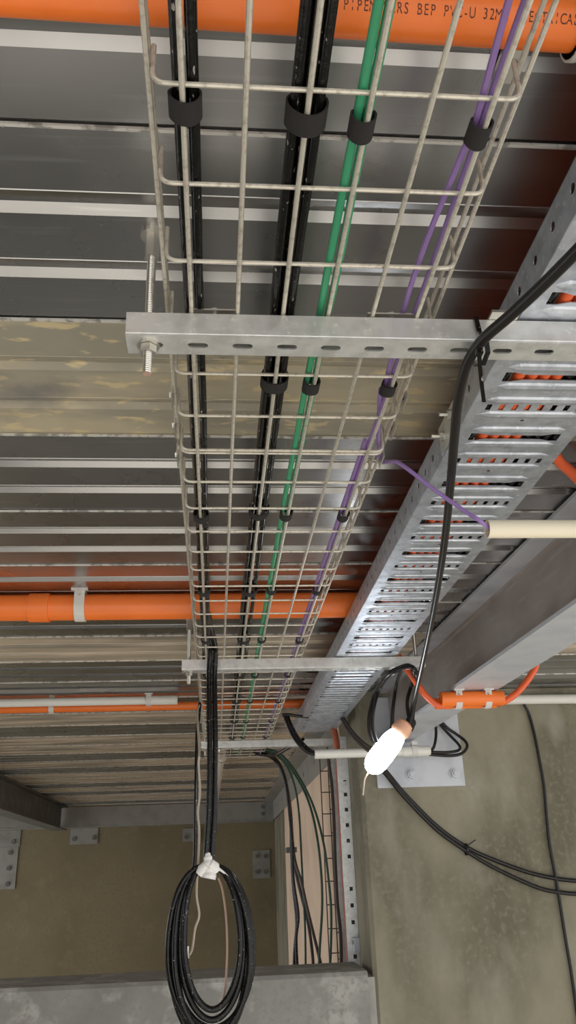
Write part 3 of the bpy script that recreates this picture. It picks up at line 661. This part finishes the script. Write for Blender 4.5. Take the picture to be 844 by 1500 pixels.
# ================================================================== CABLES IN AND AROUND THE RECESS
def pxrun(name, pts, r, m, lab, cat='cable', grp=None, n=6): return solo(name, MB().tube(smooth_path([aty(x, y, Y) for x, y, Y in pts], n), r, 8), m, lab, cat, grp, True)
g = 'cables dropping into the recess'
pxrun('drop_cable', [(372, 1101, 4.35), (392, 1104, 4.4), (406, 1114, 4.4), (416, 1135, 4.4), (422, 1165, 4.4), (426, 1200, 4.4), (427, 1245, 4.4), (430, 1300, 4.4), (435, 1350, 4.4), (432, 1390, 4.4), (431, 1425, 4.4)], .0085, 'black', 'thick black cable dropping into the recess, leftmost of the bunch', grp=g)
pxrun('drop_cable', [(376, 1102, 4.34), (396, 1106, 4.37), (410, 1120, 4.37), (420, 1150, 4.37), (426, 1190, 4.37), (429, 1240, 4.37), (433, 1275, 4.37), (441, 1310, 4.37), (452, 1355, 4.37), (458, 1400, 4.37), (459, 1425, 4.37)], .0078, 'brown', 'brown black cable in the recess slanting right below the clip', grp=g)
pxrun('drop_cable', [(378, 1103, 4.30), (399, 1108, 4.33), (413, 1126, 4.33), (421, 1160, 4.33), (427, 1215, 4.33), (432, 1260, 4.33), (441, 1290, 4.33), (450, 1330, 4.33), (461, 1375, 4.33), (469, 1408, 4.33), (472, 1425, 4.33)], .0078, 'brown', 'brown black cable in the recess ending farthest right of the dark bunch', grp=g)
pxrun('drop_cable', [(374, 1104, 4.28), (395, 1108, 4.28), (409, 1122, 4.3), (419, 1150, 4.3), (425, 1200, 4.3), (428, 1240, 4.3), (430, 1290, 4.3), (437, 1340, 4.3), (434, 1375, 4.3), (436, 1425, 4.3)], .0075, 'black', 'second black cable dropping into the recess beside the leftmost one', grp=g)
pxrun('drop_cable', [(385, 1099, 4.34), (402, 1104, 4.36), (420, 1122, 4.36), (432, 1152, 4.36), (438, 1190, 4.36), (441, 1240, 4.36), (444, 1300, 4.36), (447, 1360, 4.36), (448, 1425, 4.36)], .0052, 'darkgreen', 'dark green cable in the recess, nearest to the black bunch', grp='dark green cables in the recess')
pxrun('drop_cable', [(387, 1098, 4.30), (407, 1105, 4.28), (425, 1124, 4.25), (444, 1155, 4.2), (457, 1190, 4.16), (466, 1235, 4.12), (471, 1285, 4.1), (472, 1330, 4.1), (469, 1380, 4.1), (467, 1425, 4.1)], .0058, 'darkgreen', 'dark green cable in the recess, middle one of three', grp='dark green cables in the recess')
pxrun('drop_cable', [(389, 1097, 4.26), (410, 1104, 4.22), (430, 1126, 4.17), (450, 1160, 4.1), (464, 1195, 4.05), (475, 1240, 4.0), (481, 1285, 3.98), (485, 1330, 3.97), (485, 1380, 3.97), (483, 1425, 3.97)], .0058, 'darkgreen', 'dark green cable in the recess, closest to the upright wire basket', grp='dark green cables in the recess')
c_ = aty(427, 1245, 4.36)
solo('cable_clip', MB().box(c_.x - .024, c_.x + .024, c_.y - .03, c_.y + .06, c_.z - .012, c_.z + .012), 'darksteel', 'small dark clip gathering the black cables in the recess', 'clip')
pxrun('branch_cable', [(416, 1046, 3.25), (421, 1060, 3.25), (430, 1079, 3.25), (442, 1094, 3.25), (455, 1103, 3.26), (470, 1105, 3.26)], .0078, 'black', 'black cable from the basket into the left end of the white conduit, lower', grp='cables into the white conduit')
pxrun('branch_cable', [(420, 1046, 3.28), (426, 1062, 3.27), (436, 1080, 3.27), (446, 1092, 3.27), (457, 1101, 3.265), (470, 1104, 3.265)], .0078, 'black', 'black cable from the basket into the left end of the white conduit, upper', grp='cables into the white conduit')
pxrun('branch_cable', [(414, 1047, 3.24), (424, 1047, 3.25), (438, 1049, 3.25), (452, 1050, 3.26)], .006, 'black', 'black cable crossing level from the basket to the perforated tray')
pxrun('branch_cable', [(392, 1106, 4.2), (405, 1105, 4.05), (418, 1098, 3.95), (432, 1090, 3.86), (444, 1083, 3.78)], .008, 'black', 'black cable slanting up from the basket end beneath the farthest strut')
# upright perforated tray against the recess wall
uy0, uy1 = YW + .31, YW + .50
t = thing('upright_perforated_tray', (XS - .03, uy0, -1.0), 'upright galvanised perforated tray on the recess wall with a row of holes facing out', 'cable tray')
hs = [rect(XS - .029, XS - .015, z - .0075, z + .0075) for z in [-.98 + .0615 * i for i in range(25)]]
mb = MB(); mb.add(*plate(rect(XS - .052, XS - .002, -1.0, .555), hs, .0015, lambda u, v, w: (u, uy0 + w, v))); link_mesh('side_flange', mb, 'galv', t)
link_mesh('tray_base', MB().box(XS - .0035, XS - .002, uy0, uy1, -1.0, .555), 'galv', t)
link_mesh('side_flange', MB().box(XS - .052, XS - .002, uy1 - .0015, uy1, -1.0, .555), 'galv', t)
for z in (-.55, .02, .44): link_mesh('joint_plate', MB().box(XS - .053, XS - .003, uy0 - .0035, uy0 - .0012, z - .07, z + .02), 'galv', t)
t = thing('tray_bracket', (XS - .01, uy0 - .05, -.30), 'grey steel bracket at the foot of the upright tray above the low wall', 'bracket')
link_mesh('bracket_body', MB().box(XS - .030, XS - .0065, uy0 - .045, uy0 - .0036, -.285, -.235), 'beamgrey', t)
link_mesh('bolt', MB().tube([(XS - .036, uy0 - .03, -.252), (XS - .0295, uy0 - .03, -.252)], .007, 6), 'zinc', t)
dx, dy, r = -.030, .045, .014
solo('riser_conduit', MB().tube(smooth_path([(XS + dx - .009, uy0 + dy, -1.0), (XS + dx - .009, uy0 + dy, 0), (XS + dx - .009, uy0 + dy, .40), (XS + dx - .012, uy0 + dy - .02, .48), (XS + dx - .03, uy0 + dy - .10, .555), (XS + dx - .06, uy0 + dy - .22, .580)], 5), r, 12), 'riser', 'orange riser conduit with shade in its colour, inside the upright perforated tray', 'conduit', None, True)
solo('riser_cable', MB().tube([(XS - .018, uy0 + .022, -1.0), (XS - .018, uy0 + .022, 0), (XS - .018, uy0 + .022, .53)], .012, 10), 'black', 'thick black cable added to darken the holes of the upright perforated tray', 'cable', None, True)  # added filler behind the flange so its holes look dark
solo('riser_cable', MB().tube(smooth_path([aty(*q, 3.86) for q in ((481, 1112), (486, 1150), (489, 1200), (491, 1260), (494, 1320), (499, 1370), (500, 1425))], 5), .0075, 8), 'brown', 'dark cable rising between the upright wire basket and perforated tray', 'cable', None, True)
# upright wire basket
vy0, vy1 = 3.93, 4.23; vx = XS - .010
t = thing('upright_wire_basket', (vx, vy0, -1.0), 'upright wire basket tray on the cream recess wall', 'cable tray')
for x_, y_ in [(vx - .05, vy0), (vx - .025, vy0), (vx, vy0 + .0), (vx, vy0 + .1), (vx, vy0 + .2), (vx - .05, vy1)]:
    link_mesh('upright_wire', MB().tube([(x_, y_, -1.0), (x_, y_, .545)], .0026, 6), 'brown', t, True)
for i in range(15):
    z = -.93 + .1 * i
    link_mesh('rung_wire', MB().tube(rbend([(vx - .05, vy0 + .003, z), (vx + .003, vy0 + .003, z), (vx + .003, vy1 - .003, z), (vx - .05, vy1 - .003, z)], .01, 3), .0026, 6), 'brown', t, True)
# cables on the right wall
wy = YW - .012
g = 'sagging pair on the right wall'
pxrun('wall_cable', [(548, 1112, wy - .1), (566, 1130, wy - .06), (595, 1165, wy), (640, 1210, wy), (684, 1241, wy), (730, 1262, wy), (790, 1282, wy), (860, 1291, wy), (960, 1285, wy)], .0078, 'blackmatte', 'black cable sagging across the right wall, upper of the pair', grp=g)
pxrun('wall_cable', [(546, 1115, wy - .12), (564, 1133, wy - .08), (593, 1168, wy - .018), (638, 1214, wy - .016), (682, 1246, wy - .016), (726, 1272, wy), (785, 1299, wy), (820, 1307, wy), (860, 1309, wy), (960, 1302, wy)], .0078, 'blackmatte', 'black cable sagging across the right wall, lower of the pair', grp=g)
c_ = aty(683, 1243, wy - .008)
m_ = MB().ring(c_ - Vector((.004, 0, .003)), c_ + Vector((.004, 0, -.003)), .022, .0195, 16); m_.obox(c_ + Vector((.02, -.01, .02)), (.018, 0, .010), (0, .002, 0), (-.001, 0, .002))
solo('cable_tie', m_, 'blackmatte', 'black tie joining the sagging pair of wall cables', 'cable tie')
pxrun('wall_cable', [(768, 1032, wy - .012), (775, 1046, wy), (783, 1075, wy), (790, 1110, wy), (797, 1150, wy), (801, 1195, wy), (806, 1240, wy), (817, 1300, wy), (828, 1370, wy), (838, 1430, wy), (850, 1520, wy), (856, 1600, wy)], .0062, 'blackmatte', 'thin dark cable hanging down the right wall from the white conduit')
py_ = YW - .03
pxrun('loop_cable', [(622, 1104, 3.26), (640, 1106, 3.26), (660, 1107, 3.28), (676, 1104, 3.3), (684, 1095, 3.32), (682, 1086, 3.33), (668, 1075, 3.345), (655, 1066, 3.35), (640, 1050, 3.35)], .0062, 'blackmatte', 'black cable looping from the right end of the short white conduit, outer loop', grp='loops at the white conduit')
pxrun('loop_cable', [(622, 1101, 3.26), (640, 1102, 3.26), (658, 1102, 3.28), (672, 1099, 3.31), (673, 1092, 3.325), (660, 1078, 3.34), (649, 1066, 3.345), (636, 1050, 3.345)], .0058, 'blackmatte', 'black cable looping from the right end of the short white conduit, inner loop', grp='loops at the white conduit')
pxrun('loop_cable', [(626, 1098, 3.255), (633, 1098, 3.27), (637, 1090, 3.30), (639, 1075, 3.33), (638, 1055, 3.34)], .0058, 'blackmatte', 'black cable rising steeply from the right end of the short white conduit', grp='loops at the white conduit')

# ================================================================== LIGHT
w = bpy.data.worlds.new('World'); bpy.context.scene.world = w; w.use_nodes = True
nt = w.node_tree; bg = nt.nodes['Background']
bg.inputs['Color'].default_value = (.93, .96, 1, 1); bg.inputs['Strength'].default_value = 1.25
sd = bpy.data.lights.new('sun', 'SUN'); sd.energy = 9; sd.angle = math.radians(2); sd.color = (1, .95, .87)
so = bpy.data.objects.new('sun', sd); C.objects.link(so); so.rotation_euler = (math.radians(52), 0, math.radians(-18))
sc = bpy.context.scene
sc.view_settings.view_transform = 'Standard'; sc.view_settings.look = 'None'; sc.view_settings.gamma = 1; sc.view_settings.use_curve_mapping = False
sc.view_settings.exposure = 0.5
for o in list(bpy.data.objects):
    if '_org' in o: del o['_org']
